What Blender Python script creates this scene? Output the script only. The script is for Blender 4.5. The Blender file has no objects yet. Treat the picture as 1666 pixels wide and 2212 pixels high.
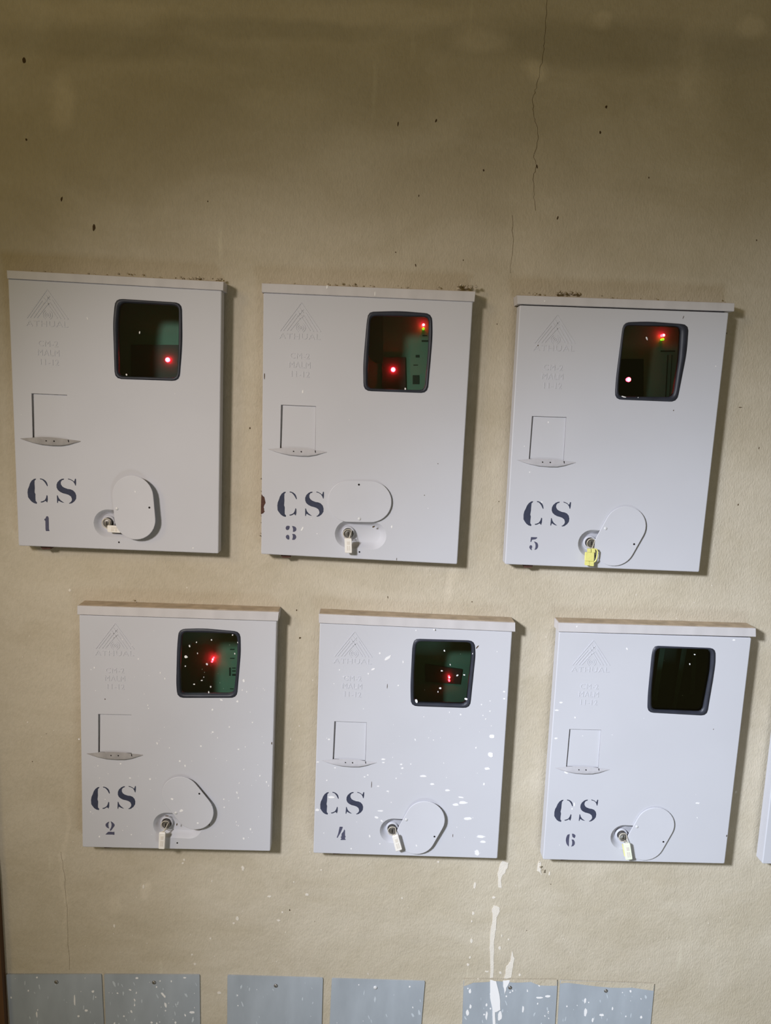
import bpy, bmesh, math, random
from mathutils import Vector, Matrix, noise
from mathutils.geometry import tessellate_polygon
random.seed(7)
S = bpy.context.scene
COL = S.collection

# ------------------------------------------------------------------ camera
W_PX, H_PX, FPX = 1666, 2212, 1600.0
T = 0.026                      # how far the box fronts stand out of the wall
DF = 1.087                     # camera to box-front plane
CAM = Vector((0.0, -(DF + T), 1.5))
rx, rz, ry = math.radians(-8.651), math.radians(-1.497), math.radians(-2.387)
R = Matrix.Rotation(rz, 3, 'Z') @ Matrix.Rotation(rx, 3, 'X') @ Matrix.Rotation(ry, 3, 'Y')
cam_data = bpy.data.cameras.new('camera')
cam = bpy.data.objects.new('camera', cam_data)
COL.objects.link(cam)
right, fwd, up = R.col[0], R.col[1], R.col[2]
M = Matrix.Identity(4)
for i in range(3):
    M[i][0], M[i][1], M[i][2], M[i][3] = right[i], up[i], -fwd[i], CAM[i]
cam.matrix_world = M
cam_data.sensor_fit = 'VERTICAL'
cam_data.sensor_height = 24.0
cam_data.lens = FPX / H_PX * 24.0
cam_data.clip_start = 0.01
S.camera = cam

# ------------------------------------------------------------------ world, lights, exposure
S.view_settings.view_transform = 'Standard'
S.view_settings.look = 'None'
S.view_settings.exposure = 0.0
S.view_settings.gamma = 1.0
S.view_settings.use_curve_mapping = False
w = bpy.data.worlds.new('world'); S.world = w
w.use_nodes = True
w.node_tree.nodes['Background'].inputs[0].default_value = (1.0, 0.79, 0.32, 1)
w.node_tree.nodes['Background'].inputs[1].default_value = 0.115

def aim(o, tgt):
    d = (Vector(tgt) - o.location).normalized()
    o.rotation_euler = d.to_track_quat('-Z', 'Y').to_euler()

LPOS = Vector((-0.899, -1.378, 1.5 + 0.40))            # daylight opening, high on the left, behind the camera
def spot(name, watts, col, deg, tgt):
    ld = bpy.data.lights.new(name, 'SPOT'); ld.energy = watts; ld.color = col
    ld.shadow_soft_size = 0.11; ld.spot_size = math.radians(deg); ld.spot_blend = 1.0
    lo = bpy.data.objects.new(name, ld); COL.objects.link(lo); lo.location = LPOS; aim(lo, tgt)
spot('window_light', 82, (1.0, 0.935, 0.89), 62.2, (0.165, 0, 1.5 - 0.585))
spot('cool_spot_boost', 315, (0.735, 0.845, 1.0), 76.7, (2.586, 0, 1.5 - 2.20))  # second cool spot added at the opening to brighten the lower right
l2 = bpy.data.lights.new('room_fill', 'AREA')
l2.energy = 6.0; l2.color = (0.78, 0.9, 1.0); l2.size = 0.6; l2.size_y = 0.4; l2.shape = 'RECTANGLE'
o2 = bpy.data.objects.new('room_fill', l2); COL.objects.link(o2)
o2.location = (0.75, -1.55, 0.02)
aim(o2, (0.75, 0, 0.95))
l3 = bpy.data.lights.new('warm_side_fill', 'AREA')            # dim warm fill added far off to the left to bring out the grain
l3.energy = 13.0; l3.color = (1.0, 0.77, 0.34); l3.size = 0.7
o3 = bpy.data.objects.new('warm_side_fill', l3); COL.objects.link(o3)
o3.location = (-2.6, -2.2, 2.9)
aim(o3, (0, 0, 1.6))

# ------------------------------------------------------------------ helpers
def G(px, py, y):
    """the point of the plane at this y that lies behind a pixel of the photograph"""
    d = R @ Vector(((px - W_PX / 2) / FPX, 1.0, -(py - H_PX / 2) / FPX))
    return CAM + d * ((y - CAM.y) / d.y)
def Fp(px, py): return G(px, py, -T)

def link(name, me, mat, parent=None, loc=None):
    o = bpy.data.objects.new(name, me)
    COL.objects.link(o)
    if mat:
        me.materials.append(mat)
    if parent is not None:
        o.parent = parent
    return o

def world_off(parent):
    v = Vector((0, 0, 0))
    while parent is not None:
        v += parent.location; parent = parent.parent
    return v

def mesh_obj(name, vs, fs, mat, parent=None, smooth=False, origin=None):
    off = world_off(parent)
    if origin is not None:
        off = off + (origin - off)
    me = bpy.data.meshes.new(name)
    me.from_pydata([tuple(Vector(v) - off) for v in vs], [], fs)
    bm = bmesh.new(); bm.from_mesh(me)
    bmesh.ops.recalc_face_normals(bm, faces=bm.faces)
    bm.to_mesh(me); bm.free()
    if smooth:
        me.polygons.foreach_set('use_smooth', [True] * len(me.polygons))
    me.update()
    o = link(name, me, mat, parent)
    if origin is not None and parent is None:
        o.location = origin
    return o

class MB:
    def __init__(s): s.v = []; s.f = []
    def add(s, vs, fs):
        n = len(s.v); s.v += [Vector(v) for v in vs]
        s.f += [tuple(i + n for i in f) for f in fs]
    def slab(s, pts, back, front, holes=()):
        """plate: outline pts (world, on some plane), pushed to y-back / y-front along -y"""
        loops = [list(pts)] + [list(h) for h in holes]
        flat = [p for l in loops for p in l]
        tr = tessellate_polygon([[Vector((p.x, p.z, 0)) for p in l] for l in loops])
        n = len(flat)
        vs = [p + Vector((0, -front, 0)) for p in flat] + [p + Vector((0, -back, 0)) for p in flat]
        fs = [tuple(t) for t in tr] + [tuple(n + i for i in reversed(t)) for t in tr]
        k = 0
        for l in loops:
            m = len(l)
            for i in range(m):
                a, b = k + i, k + (i + 1) % m
                fs.append((a, b, n + b, n + a))
            k += m
        s.add(vs, fs)
    def rings(s, rings, close_front=False, close_back=False):
        m = len(rings[0]); vs = [p for r in rings for p in r]; fs = []
        for k in range(len(rings) - 1):
            for i in range(m):
                j = (i + 1) % m
                fs.append((k * m + i, k * m + j, (k + 1) * m + j, (k + 1) * m + i))
        if close_back: fs.append(tuple(range(m)))
        if close_front: fs.append(tuple((len(rings) - 1) * m + i for i in range(m)))
        s.add(vs, fs)
    def disc(s, c, r, back, front, n=16, dome=0.0):
        rg = []
        for (rr, yy) in ((r, back), (r, front), (r * .7, front + dome * .6), (r * .25, front + dome)):
            rg.append([c + Vector((rr * math.cos(a), -yy, rr * math.sin(a))) for a in [2 * math.pi * i / n for i in range(n)]])
        s.rings(rg, close_front=True)
    def tube(s, path, r, n=8):
        rg = []
        for i, p in enumerate(path):
            d = (path[min(i + 1, len(path) - 1)] - path[max(i - 1, 0)]).normalized()
            a = d.orthogonal().normalized(); b = d.cross(a)
            if i and (a - la).length > (a + la).length: a, b = -a, -b
            if i:
                a = (la - d * la.dot(d)).normalized(); b = d.cross(a)
            la = a
            rg.append([p + a * r * math.cos(t) + b * r * math.sin(t) for t in [2 * math.pi * k / n for k in range(n)]])
        s.rings(rg, True, True)
    def obj(s, name, mat, parent=None, smooth=False, origin=None):
        return mesh_obj(name, s.v, s.f, mat, parent, smooth, origin)

def rounded(pts, r, n=6, jit=0.0):
    """2D/3D polygon with its corners rounded"""
    out = []; m = len(pts)
    for i in range(m):
        a, b, c = pts[i - 1], pts[i], pts[(i + 1) % m]
        u, v = (a - b), (c - b)
        lu, lv = u.length, v.length
        ang = u.angle(v)
        rr = min(r, lu * .45, lv * .45)
        if ang > 2.6: rr = min(lu, lv) * .35
        p0, p2 = b + u / lu * rr, b + v / lv * rr
        for k in range(n + 1):
            t = k / n
            out.append(p0 * (1 - t) ** 2 + b * 2 * t * (1 - t) + p2 * t * t)
    return out

def stadium(c, ax, hl, hw, n=14):
    ax = Vector((ax.x, 0, ax.z)).normalized(); pr = Vector((-ax.z, 0, ax.x)); out = []
    for s, st in ((1, -math.pi / 2), (-1, math.pi / 2)):
        for k in range(n + 1):
            a = st + math.pi * k / n
            out.append(c + ax * (s * (hl - hw)) + ax * hw * math.cos(a) + pr * hw * math.sin(a))
    return out

def blob(c, rx_, rz_, ang=0, n=11, rough=.22):
    out = []
    for k in range(n):
        a = 2 * math.pi * k / n
        q = 1 + random.uniform(-rough, rough)
        x, z = rx_ * q * math.cos(a), rz_ * q * math.sin(a)
        out.append(c + Vector((x * math.cos(ang) - z * math.sin(ang), 0, x * math.sin(ang) + z * math.cos(ang))))
    return out

def tag(o, label=None, cat=None, group=None, kind=None):
    if label: o['label'] = label
    if cat: o['category'] = cat
    if group: o['group'] = group
    if kind: o['kind'] = kind
    return o
def empty(name, loc):
    o = bpy.data.objects.new(name, None); COL.objects.link(o); o.location = loc
    o.empty_display_size = .05
    return o

# ------------------------------------------------------------------ materials
def srgb(r, g, b):
    f = lambda c: (c / 255 / 12.92) if c / 255 <= .04045 else ((c / 255 + .055) / 1.055) ** 2.4
    return (f(r), f(g), f(b), 1)
def mat(name, col, rough=.6, metal=0, spec=.5, vary=0.0, vscale=30, bump=0.0, bscale=400, stretch=(1, 1, 1), col2=None, emit=None, estr=0):
    m = bpy.data.materials.new(name); m.use_nodes = True
    nt = m.node_tree; N = nt.nodes; L = nt.links; b = N['Principled BSDF']
    b.inputs['Base Color'].default_value = col
    b.inputs['Roughness'].default_value = rough
    b.inputs['Metallic'].default_value = metal
    b.inputs['Specular IOR Level'].default_value = spec
    if emit:
        b.inputs['Emission Color'].default_value = emit; b.inputs['Emission Strength'].default_value = estr
    tc = N.new('ShaderNodeTexCoord'); mp = N.new('ShaderNodeMapping'); L.new(tc.outputs['Object'], mp.inputs[0])
    mp.inputs['Scale'].default_value = stretch
    if vary:
        n = N.new('ShaderNodeTexNoise'); n.inputs['Scale'].default_value = vscale; n.inputs['Detail'].default_value = 6
        L.new(mp.outputs[0], n.inputs['Vector'])
        r = N.new('ShaderNodeValToRGB'); r.color_ramp.elements[0].position = .3; r.color_ramp.elements[1].position = .7
        c2 = col2 or tuple(c * (1 - vary) for c in col[:3]) + (1,)
        r.color_ramp.elements[0].color = c2; r.color_ramp.elements[1].color = col
        L.new(n.outputs['Fac'], r.inputs[0]); L.new(r.outputs[0], b.inputs['Base Color'])
    if bump:
        n = N.new('ShaderNodeTexNoise'); n.inputs['Scale'].default_value = bscale; n.inputs['Detail'].default_value = 4
        L.new(mp.outputs[0], n.inputs['Vector'])
        bp = N.new('ShaderNodeBump'); bp.inputs['Strength'].default_value = bump; bp.inputs['Distance'].default_value = .001
        L.new(n.outputs['Fac'], bp.inputs['Height']); L.new(bp.outputs[0], b.inputs['Normal'])
    return m

# weathering with a shape of its own: pale rubbed patches, a plaster ridge's shading near the top painted as bands (px, py, half width, half height, factor)
PATCHES = [(230, 95, 330, 38, .86), (560, 60, 330, 26, .88), (1330, 100, 420, 55, .82), (1640, 170, 120, 170, .88), (620, 200, 300, 90, .94),
           (130, 225, 34, 60, 1.18), (250, 25, 200, 26, 1.12), (800, 30, 300, 26, 1.10), (1040, 85, 70, 28, 1.22), (1150, 150, 34, 22, 1.25), (1300, 48, 26, 22, 1.2),
           (1490, 130, 30, 90, 1.10), (1630, 60, 34, 30, 1.2), (620, 225, 110, 45, 1.07), (1150, 480, 60, 190, 1.06), (1290, 1250, 300, 110, 1.04),
           (310, 1925, 16, 34, 1.14), (973, 1240, 14, 90, 1.10), (140, 1870, 9, 260, 1.08), (250, 1955, 22, 30, 1.08), (1600, 1700, 60, 150, 1.03)]
def wall_mat():
    m = bpy.data.materials.new('painted plaster'); m.use_nodes = True
    nt = m.node_tree; N = nt.nodes; L = nt.links; b = N['Principled BSDF']
    b.inputs['Roughness'].default_value = .75; b.inputs['Specular IOR Level'].default_value = .25
    tc = N.new('ShaderNodeTexCoord')
    def nz(scale, detail, st=(1, 1, 1), rot=(0, 0, 0), ro=.5, dist=0):
        mp = N.new('ShaderNodeMapping'); mp.inputs['Scale'].default_value = st; mp.inputs['Rotation'].default_value = rot
        L.new(tc.outputs['Object'], mp.inputs[0])
        n = N.new('ShaderNodeTexNoise'); n.inputs['Scale'].default_value = scale; n.inputs['Detail'].default_value = detail
        n.inputs['Roughness'].default_value = ro; n.inputs['Distortion'].default_value = dist
        L.new(mp.outputs[0], n.inputs['Vector']); return n.outputs['Fac']
    def ramp(f, p0, c0, p1, c1):
        r = N.new('ShaderNodeValToRGB'); e = r.color_ramp.elements
        e[0].position, e[0].color, e[1].position, e[1].color = p0, c0, p1, c1
        L.new(f, r.inputs[0]); return r.outputs[0]
    def mix(mode, fac, a, c):
        x = N.new('ShaderNodeMix'); x.data_type = 'RGBA'; x.blend_type = mode
        if isinstance(fac, float): x.inputs[0].default_value = fac
        else: L.new(fac, x.inputs[0])
        L.new(a, x.inputs[6]); 
        if isinstance(c, tuple): x.inputs[7].default_value = c
        else: L.new(c, x.inputs[7])
        return x.outputs[2]
    base = ramp(nz(3.0, 5), .3, srgb(189, 178, 160), .7, srgb(202, 192, 175))
    # weathered olive patches and pale scuffs
    pat = ramp(nz(5.0, 6, (1, 1, 1.8), ro=.6, dist=.6), .38, (.84, .82, .76, 1), .6, (1, 1, 1, 1))
    c = mix('MULTIPLY', .6, base, pat)
    streak = ramp(nz(9, 4, (4.5, 1, .5), (0, .1, 0)), .68, (0, 0, 0, 1), .86, (1, 1, 1, 1))
    c = mix('MIX', streak, c, srgb(214, 206, 186))
    fine = ramp(nz(140, 3, (1.3, 1, .7)), .35, (.94, .94, .93, 1), .6, (1, 1, 1, 1))
    c = mix('MULTIPLY', .8, c, fine)
    for (px, py, w_, h_, f_) in PATCHES:
        o = G(px, py, 0); mp = N.new('ShaderNodeMapping'); mp.vector_type = 'TEXTURE'
        mp.inputs['Location'].default_value = o; mp.inputs['Scale'].default_value = (w_ / 1400, .3, h_ / 1400)
        va = N.new('ShaderNodeVectorMath'); va.operation = 'MULTIPLY_ADD'
        nt3 = N.new('ShaderNodeTexNoise'); nt3.inputs['Scale'].default_value = 14; nt3.inputs['Detail'].default_value = 5
        L.new(tc.outputs['Object'], nt3.inputs['Vector']); L.new(nt3.outputs['Color'], va.inputs[0])
        va.inputs[1].default_value = (.05, 0, .03); va.inputs[2].default_value = (0, 0, 0)
        ad = N.new('ShaderNodeVectorMath'); L.new(va.outputs[0], ad.inputs[0]); L.new(tc.outputs['Object'], ad.inputs[1])
        sb = N.new('ShaderNodeVectorMath'); sb.inputs[1].default_value = (-.025, 0, -.015); L.new(ad.outputs[0], sb.inputs[0])
        L.new(sb.outputs[0], mp.inputs[0])
        gr = N.new('ShaderNodeTexGradient'); gr.gradient_type = 'SPHERICAL'; L.new(mp.outputs[0], gr.inputs[0])
        fac = ramp(gr.outputs['Fac'], .0, (0, 0, 0, 1), .55, (1, 1, 1, 1))
        c = mix('MULTIPLY', fac, c, (f_, f_, f_ ** 1.1, 1))
    L.new(c, b.inputs['Base Color'])
    # relief: sponge/roller grain plus slow undulation
    b1 = N.new('ShaderNodeBump'); b1.inputs['Strength'].default_value = .55; b1.inputs['Distance'].default_value = .0017
    L.new(nz(260, 4, (1.5, 1, .75), (0, .35, 0), ro=.55), b1.inputs['Height'])
    b2 = N.new('ShaderNodeBump'); b2.inputs['Strength'].default_value = .5; b2.inputs['Distance'].default_value = .006
    L.new(nz(16, 3), b2.inputs['Height']); L.new(b2.outputs[0], b1.inputs['Normal'])
    L.new(b1.outputs[0], b.inputs['Normal'])
    return m

def glass_mat():
    m = bpy.data.materials.new('window glass'); m.use_nodes = True
    nt = m.node_tree; N = nt.nodes; L = nt.links
    for n in list(N): N.remove(n)
    out = N.new('ShaderNodeOutputMaterial'); mx = N.new('ShaderNodeMixShader')
    tr = N.new('ShaderNodeBsdfTransparent'); tr.inputs[0].default_value = (.80, .90, .86, 1)
    gl = N.new('ShaderNodeBsdfGlossy'); gl.inputs['Roughness'].default_value = .03
    fr = N.new('ShaderNodeFresnel'); fr.inputs[0].default_value = 1.45
    L.new(fr.outputs[0], mx.inputs[0]); L.new(tr.outputs[0], mx.inputs[1]); L.new(gl.outputs[0], mx.inputs[2])
    L.new(mx.outputs[0], out.inputs[0]); return m

M_wall = wall_mat()
M_door = mat('grey painted steel', srgb(198, 198, 206), .55, spec=.3, vary=.05, vscale=7, bump=.06, bscale=900)
M_side = mat('grey painted steel edge', srgb(196, 195, 200), .55, spec=.3)
M_cap = mat('dusty painted steel strip', srgb(204, 200, 203), .6, spec=.25, vary=.12, vscale=40, stretch=(1, 1, .4))
M_lip = mat('lightly soiled steel', srgb(186, 184, 190), .6, spec=.25, vary=.12, vscale=120)
M_lipd = mat('soiled steel', srgb(164, 160, 160), .65, spec=.2, vary=.25, vscale=90)
M_dust = mat('brown dust', srgb(186, 168, 146), .95, spec=.1, vary=.3, vscale=60)
M_paint = mat('stencil ink', srgb(62, 66, 86), .7, spec=.25, vary=.25, vscale=90)
M_num = mat('thin stencil ink', srgb(84, 84, 106), .7, spec=.25, vary=.2, vscale=90)
M_rub = mat('dark rubber', srgb(44, 47, 60), .5, spec=.5, vary=.3, vscale=60)
M_glass = glass_mat()
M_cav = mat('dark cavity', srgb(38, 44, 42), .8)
M_meter = mat('green grey meter plate', srgb(118, 152, 136), .45, vary=.1, vscale=30)
M_meterdark = mat('dark green meter plate', srgb(36, 58, 56), .5, vary=.2, vscale=30)
M_card = mat('black cover and card', srgb(50, 46, 47), .5)
M_brownp = mat('brown meter side panel', srgb(110, 92, 84), .6)
M_mark = mat('dark print', srgb(30, 52, 44), .7)
M_band = mat('pale green reflection', srgb(78, 104, 98), .5)
M_cover = mat('grey cover plate', srgb(198, 198, 206), .55, spec=.3, vary=.04, vscale=15)
M_scr = mat('pale screw head', srgb(205, 205, 208), .35, spec=.6)
M_hole = mat('dark hole', srgb(34, 30, 30), .9, spec=.1)
M_lock = mat('worn lock metal', srgb(150, 146, 142), .35, metal=.7, vary=.3, vscale=200)
M_tagw = mat('cream seal plastic', srgb(236, 231, 226), .4)
M_tagg = mat('white green seal plastic', srgb(232, 238, 214), .35)
M_tagy = mat('yellow seal plastic', srgb(232, 226, 140), .35, vary=.12, vscale=300)
M_wire = mat('clear seal loop', srgb(205, 196, 180), .3)
M_print = mat('faint tag print', srgb(220, 212, 203), .7)
M_white = mat('white paint splash', srgb(236, 234, 236), .6, spec=.3)
M_drip = mat('white wall paint', srgb(226, 218, 208), .7, spec=.2, bump=.5, bscale=500, vary=.08, vscale=90)
M_mort = mat('crumbled mortar', srgb(196, 184, 164), .95, spec=.1, vary=.35, vscale=150, bump=.8)
M_pit = mat('dark pit', srgb(84, 68, 50), .95, spec=.05)
M_crack = mat('crack', srgb(112, 96, 70), .95, spec=.05)
M_plate = mat('blue grey sheet', srgb(168, 175, 184), .55, spec=.35, vary=.22, vscale=14, stretch=(1.6, 1, .6), bump=.05)
M_platesc = mat('chalky scuff', srgb(190, 197, 205), .8, spec=.2)
M_rust = mat('rust', srgb(96, 70, 62), .9, spec=.1, vary=.3, vscale=300)
M_wood = mat('brown door frame', srgb(96, 64, 36), .7, vary=.3, vscale=20, stretch=(3, 1, .3))
M_red = mat('red lamp', (1, .02, .03, 1), emit=(1, .012, .022, 1), estr=75)
M_redlow = mat('small red lamp', (1, .02, .03, 1), emit=(1, .012, .022, 1), estr=38)
M_redhot = mat('red lamp centre', (1, .3, .3, 1), emit=(1, .7, .62, 1), estr=20)
M_green = mat('green lamp', (.3, 1, .05, 1), emit=(.32, .9, .02, 1), estr=1.6)

# ------------------------------------------------------------------ box data (photo pixels)
def Z(sc, ox, oy): return lambda pts: [(ox + x / sc, oy + y / sc) for x, y in pts]
z1, z3, z5 = Z(3.085, 0, 560), Z(3.085, 540, 590), Z(2.749, 1060, 610)
z2, z4, z6 = Z(3.332, 140, 1280), Z(3.332, 640, 1300), Z(3.167, 1140, 1310)
BOX = {
 1: dict(z=z1, cap=[(16, 584), (484, 609), (483, 628), (17, 602)], door=[(17, 602), (479, 627), (472, 1196), (40, 1179)],
    wo=[(768,262),(1213,290),(1217,560),(1197,812),(765,797),(753,420)], wi=[(800,288),(1192,310),(1190,570),(1182,790),(790,780),(785,420)],
    cov=[(905,1650),(925,1857)], sc=[(790,1658),(1012,1647)], std=(.0050, .0115), lock=(231.7, 1130)),
 3: dict(z=z3, cap=[(566, 612), (1027, 630), (1025, 652), (566, 632)], door=[(569, 632), (1022, 651), (988, 1219), (564, 1197)],
    wo=[(790,258),(1000,252),(1215,270),(1218,420),(1185,800),(757,785),(755,600),(778,330)], wi=[(805,285),(1195,290),(1190,500),(1165,780),(785,768),(790,600)],
    cov=[(731,1521),(940,1524)], sc=[(730,1635),(727,1408)], std=(.0003, .0028), lock=(752.4, 1153)),
 5: dict(z=z5, cap=[(1117, 638), (1586, 655), (1585, 673), (1118, 657)], door=[(1123, 659), (1575, 675), (1511, 1236), (1091, 1219)],
    wo=[(787,237),(940,232),(1178,250),(1165,420),(1108,710),(736,695),(745,560),(775,330)], wi=[(800,255),(1130,262),(1120,450),(1085,680),(760,678),(765,560),(790,330)],
    cov=[(765,1506),(675,1670)], sc=[(681,1460),(848,1552)], std=(.0002, .0024), lock=(1277.5, 1173.4)),
 2: dict(z=z2, cap=[(168, 1308), (603, 1322), (601, 1341), (168, 1327)], door=[(171, 1328), (598, 1341), (584, 1839), (178, 1830)],
    wo=[(820,262),(990,256),(1265,280),(1268,430),(1240,758),(810,758),(802,650),(808,400)], wi=[(845,285),(1240,298),(1243,470),(1215,730),(835,730),(830,500)],
    cov=[(890,1504),(1037,1676)], sc=[(805,1577),(976,1431)], std=(.0006, .0075), lock=(358.3, 1781.4)),
 4: dict(z=z4, cap=[(689, 1326), (1113, 1345), (1113, 1364), (689, 1345)], door=[(691, 1345), (1107, 1364), (1075, 1855), (677, 1843)],
    wo=[(850,265),(1285,278),(1292,380),(1252,765),(825,750),(822,600),(835,330)], wi=[(868,285),(1262,292),(1262,400),(1225,735),(850,725),(850,500)],
    cov=[(893,1615),(785,1811)], sc=[(792,1560),(993,1671)], std=(.0004, .0070), lock=(847.8, 1793.9)),
 6: dict(z=z6, cap=[(1207, 1345), (1632, 1357), (1632, 1375), (1206, 1364)], door=[(1208, 1365), (1624, 1378), (1566, 1866), (1173, 1857)],
    wo=[(862,268),(1288,285),(1285,400),(1228,748),(818,725),(822,600),(848,330)], wi=[(880,285),(1255,292),(1250,430),(1195,718),(850,705),(850,560)],
    cov=[(835,1552),(735,1731)], sc=[(745,1502),(924,1602)], std=(.0002, .0022), lock=(1346, 1807.8)),
}
DEPTH = 0.085      # meter plate behind the glass
WALL_X, WALL_Z = (-2.0, 2.4), (-0.25, 3.0)

def lerp4(c, u, v):   # corners TL TR BR BL
    return c[0] * (1 - u) * (1 - v) + c[1] * u * (1 - v) + c[2] * u * v + c[3] * (1 - u) * v

SHIFT7 = Fp(1647, 1866) - Fp(1173, 1857)

def footprint(k, dx):
    b = BOX[k]; d = [Fp(*p) + dx for p in b['door']]; c = [Fp(*p) + dx for p in b['cap']]
    return [c[0], c[1], d[2], d[3]]

# ------------------------------------------------------------------ the wall with a niche behind each box
FOOT = {k: footprint(k, Vector((0, 0, 0))) for k in BOX}
FOOT[7] = footprint(6, Vector((SHIFT7.x, 0, SHIFT7.z)))
mb = MB()
outer = [Vector((WALL_X[0], 0, WALL_Z[0])), Vector((WALL_X[1], 0, WALL_Z[0])), Vector((WALL_X[1], 0, WALL_Z[1])), Vector((WALL_X[0], 0, WALL_Z[1]))]
holes = []
for k, f in FOOT.items():
    c = sum(f, Vector()) / 4
    holes.append([Vector((c.x + (p.x - c.x) * .955, 0, c.z + (p.z - c.z) * .965)) for p in f])
mb.slab(outer, -0.12, 0.0, holes)
wall = tag(mb.obj('wall_back', M_wall), kind='structure')

def at_wall(pts): return [G(x, y, 0) for x, y in pts]

# crack, pits
def crack(pts, wd):
    m = MB(); P = at_wall(pts); Q = []
    for i in range(len(P) - 1):
        for k in range(5):
            p = P[i].lerp(P[i + 1], k / 5); Q.append(p + Vector((random.uniform(-.0012, .0012), 0, 0)))
    Q.append(P[-1])
    L_ = [p + Vector((-wd * random.uniform(.3, 1), 0, 0)) for p in Q]; R_ = [p + Vector((wd * random.uniform(.3, 1), 0, 0)) for p in Q]
    n = len(Q)
    vs = [p + Vector((0, -.0002, 0)) for p in L_ + R_] + [p + Vector((0, .001, 0)) for p in L_ + R_]
    fs = [(i, i + 1, n + i + 1, n + i) for i in range(n - 1)] + [(2 * n + i, i, n + i, 3 * n + i) for i in (0, n - 1)]
    for i in range(n - 1):
        fs += [(i, 2 * n + i, 2 * n + i + 1, i + 1), (n + i, n + i + 1, 3 * n + i + 1, 3 * n + i)]
    m.add(vs, fs)
    return m.obj('crack', M_crack, wall)
zt = Z(2.0, 833, 0)
crack(zt([(700,0),(690,150),(685,230),(668,300),(650,380),(637,430),(640,500),(655,540),(660,600),(640,680),(654,715),(640,760),(640,840),(648,910)]), .0004)
crack(zt([(548,930),(550,1040),(540,1180)]), .0003)
crack([(131, 1840), (140, 1900), (145, 1960), (150, 2095)], .0002)
m = MB()
for (x, y, a, b) in [(52,130,6,9),(57,302,4,4),(133,430,3,8),(203,492,5,12),(449,435,2,3),(942,261,3,6),(860,268,2,9),(1045,368,3,4),(905,423,2,4),(1205,471,3,7),
    (1310,231,4,5),(1297,286,3,5),(855,545,2,3),(898,573,2,6),(1160,360,3,7),(1001,562,2,3),(1402,384,2,3),(1635,519,2,3),(1600,880,9,2),(1640,968,2,6),(626,1966,3,6),(838,1290,2,6),
    (680,1990,2,2),(1138,2010,2,3),(1190,1910,2,3),(1078,1083,2,3),(1570,720,2,5),(1595,1090,3,5),(100,1585,3,1),(70,1645,3,2),(1074,700,2,3),(1020,1300,3,3),(641,1318,4,4),(648,1378,6,5),(540,925,3,6)]:
    c = G(x, y, 0); s = (.55 if y < 700 else .42) / 1400
    m.slab(blob(c, a * s, b * s, random.uniform(-.3, .3), 9), -.001, .0002)
tag(m.obj('pit', M_pit, wall), kind='stuff')

# paint run down the wall
zd = Z(3.204, 960, 1840)
def rough_poly(P, n=3, amp=.0007):
    out = []
    for i in range(len(P)):
        a, b = P[i], P[(i + 1) % len(P)]
        for k in range(n):
            out.append(a.lerp(b, k / n) + Vector((random.uniform(-amp, amp), 0, random.uniform(-amp, amp))))
    return out
for poly in ([(400,60),(445,75),(435,110),(415,150),(395,170),(395,250),(375,245),(370,150),(385,90)],
             [(340,370),(380,380),(385,410),(365,450),(355,540),(345,600),(345,680),(340,870),(318,870),(315,700),(315,600),(325,520),(335,440),(330,400)],
             [(470,685),(485,735),(475,790),(465,870),(415,875),(430,790),(455,760)],
             [(655,60),(672,70),(668,130),(675,165),(655,135),(640,130)]):
    m = MB(); m.slab(rough_poly(at_wall(zd(poly))), -.0005, .0006)
    m.obj('paint_run', M_drip, wall)
m = MB()
for (x, y, a, b) in [(343,315,12,9),(210,230,9,24),(200,425,9,13),(190,480,6,8),(188,615,9,20),(178,730,7,8),(165,780,9,11),(383,665,9,14),(728,150,5,14),(398,580,4,9),
                     (445,605,6,6),(295,828,14,5),(235,880,7,5),(388,835,10,10),(523,850,8,9)]:
    (X, Y), = zd([(x, y)]); m.slab(blob(G(X, Y, 0), a / 3.2 / 1330, b / 3.2 / 1330), -.0005, .0005)
for (x, y, a, b) in [(151,1275,3,4),(602,1988,5,3),(513,1984,5,6),(505,1994,3,3),(663,1932,5,4),(582,1936,6,3),(694,1879,3,2),(610,1970,3,3),(474,2144,6,4),(455,2027,3,3),(421,2082,4,3),(947,1862,3,3),
                     (310,1915,3,6),(395,1864,3,3),(398,1857,3,3),(368,1825,3,2),(1590,1710,3,5),(60,1560,2,2),(247,2000,3,5),(635,1905,2,2),(869,1940,2,3),(525,1875,4,8),(415,2062,3,3),(458,1903,2,3)]:
    m.slab(blob(G(x, y, 0), .8 * a / 1400, .8 * b / 1400), -.0005, .0004)
for i in range(230):
    x = random.uniform(40, 1560); y = 1230 + 950 * random.random()
    r = random.choice([.5, .6, .8, 1.0]) / 1400
    m.slab(blob(G(x, y, 0), r, r * random.uniform(1, 2.2), 0, 6), -.0004, .0003)
tag(m.obj('paint_speck', M_drip, wall), kind='stuff')

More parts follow.
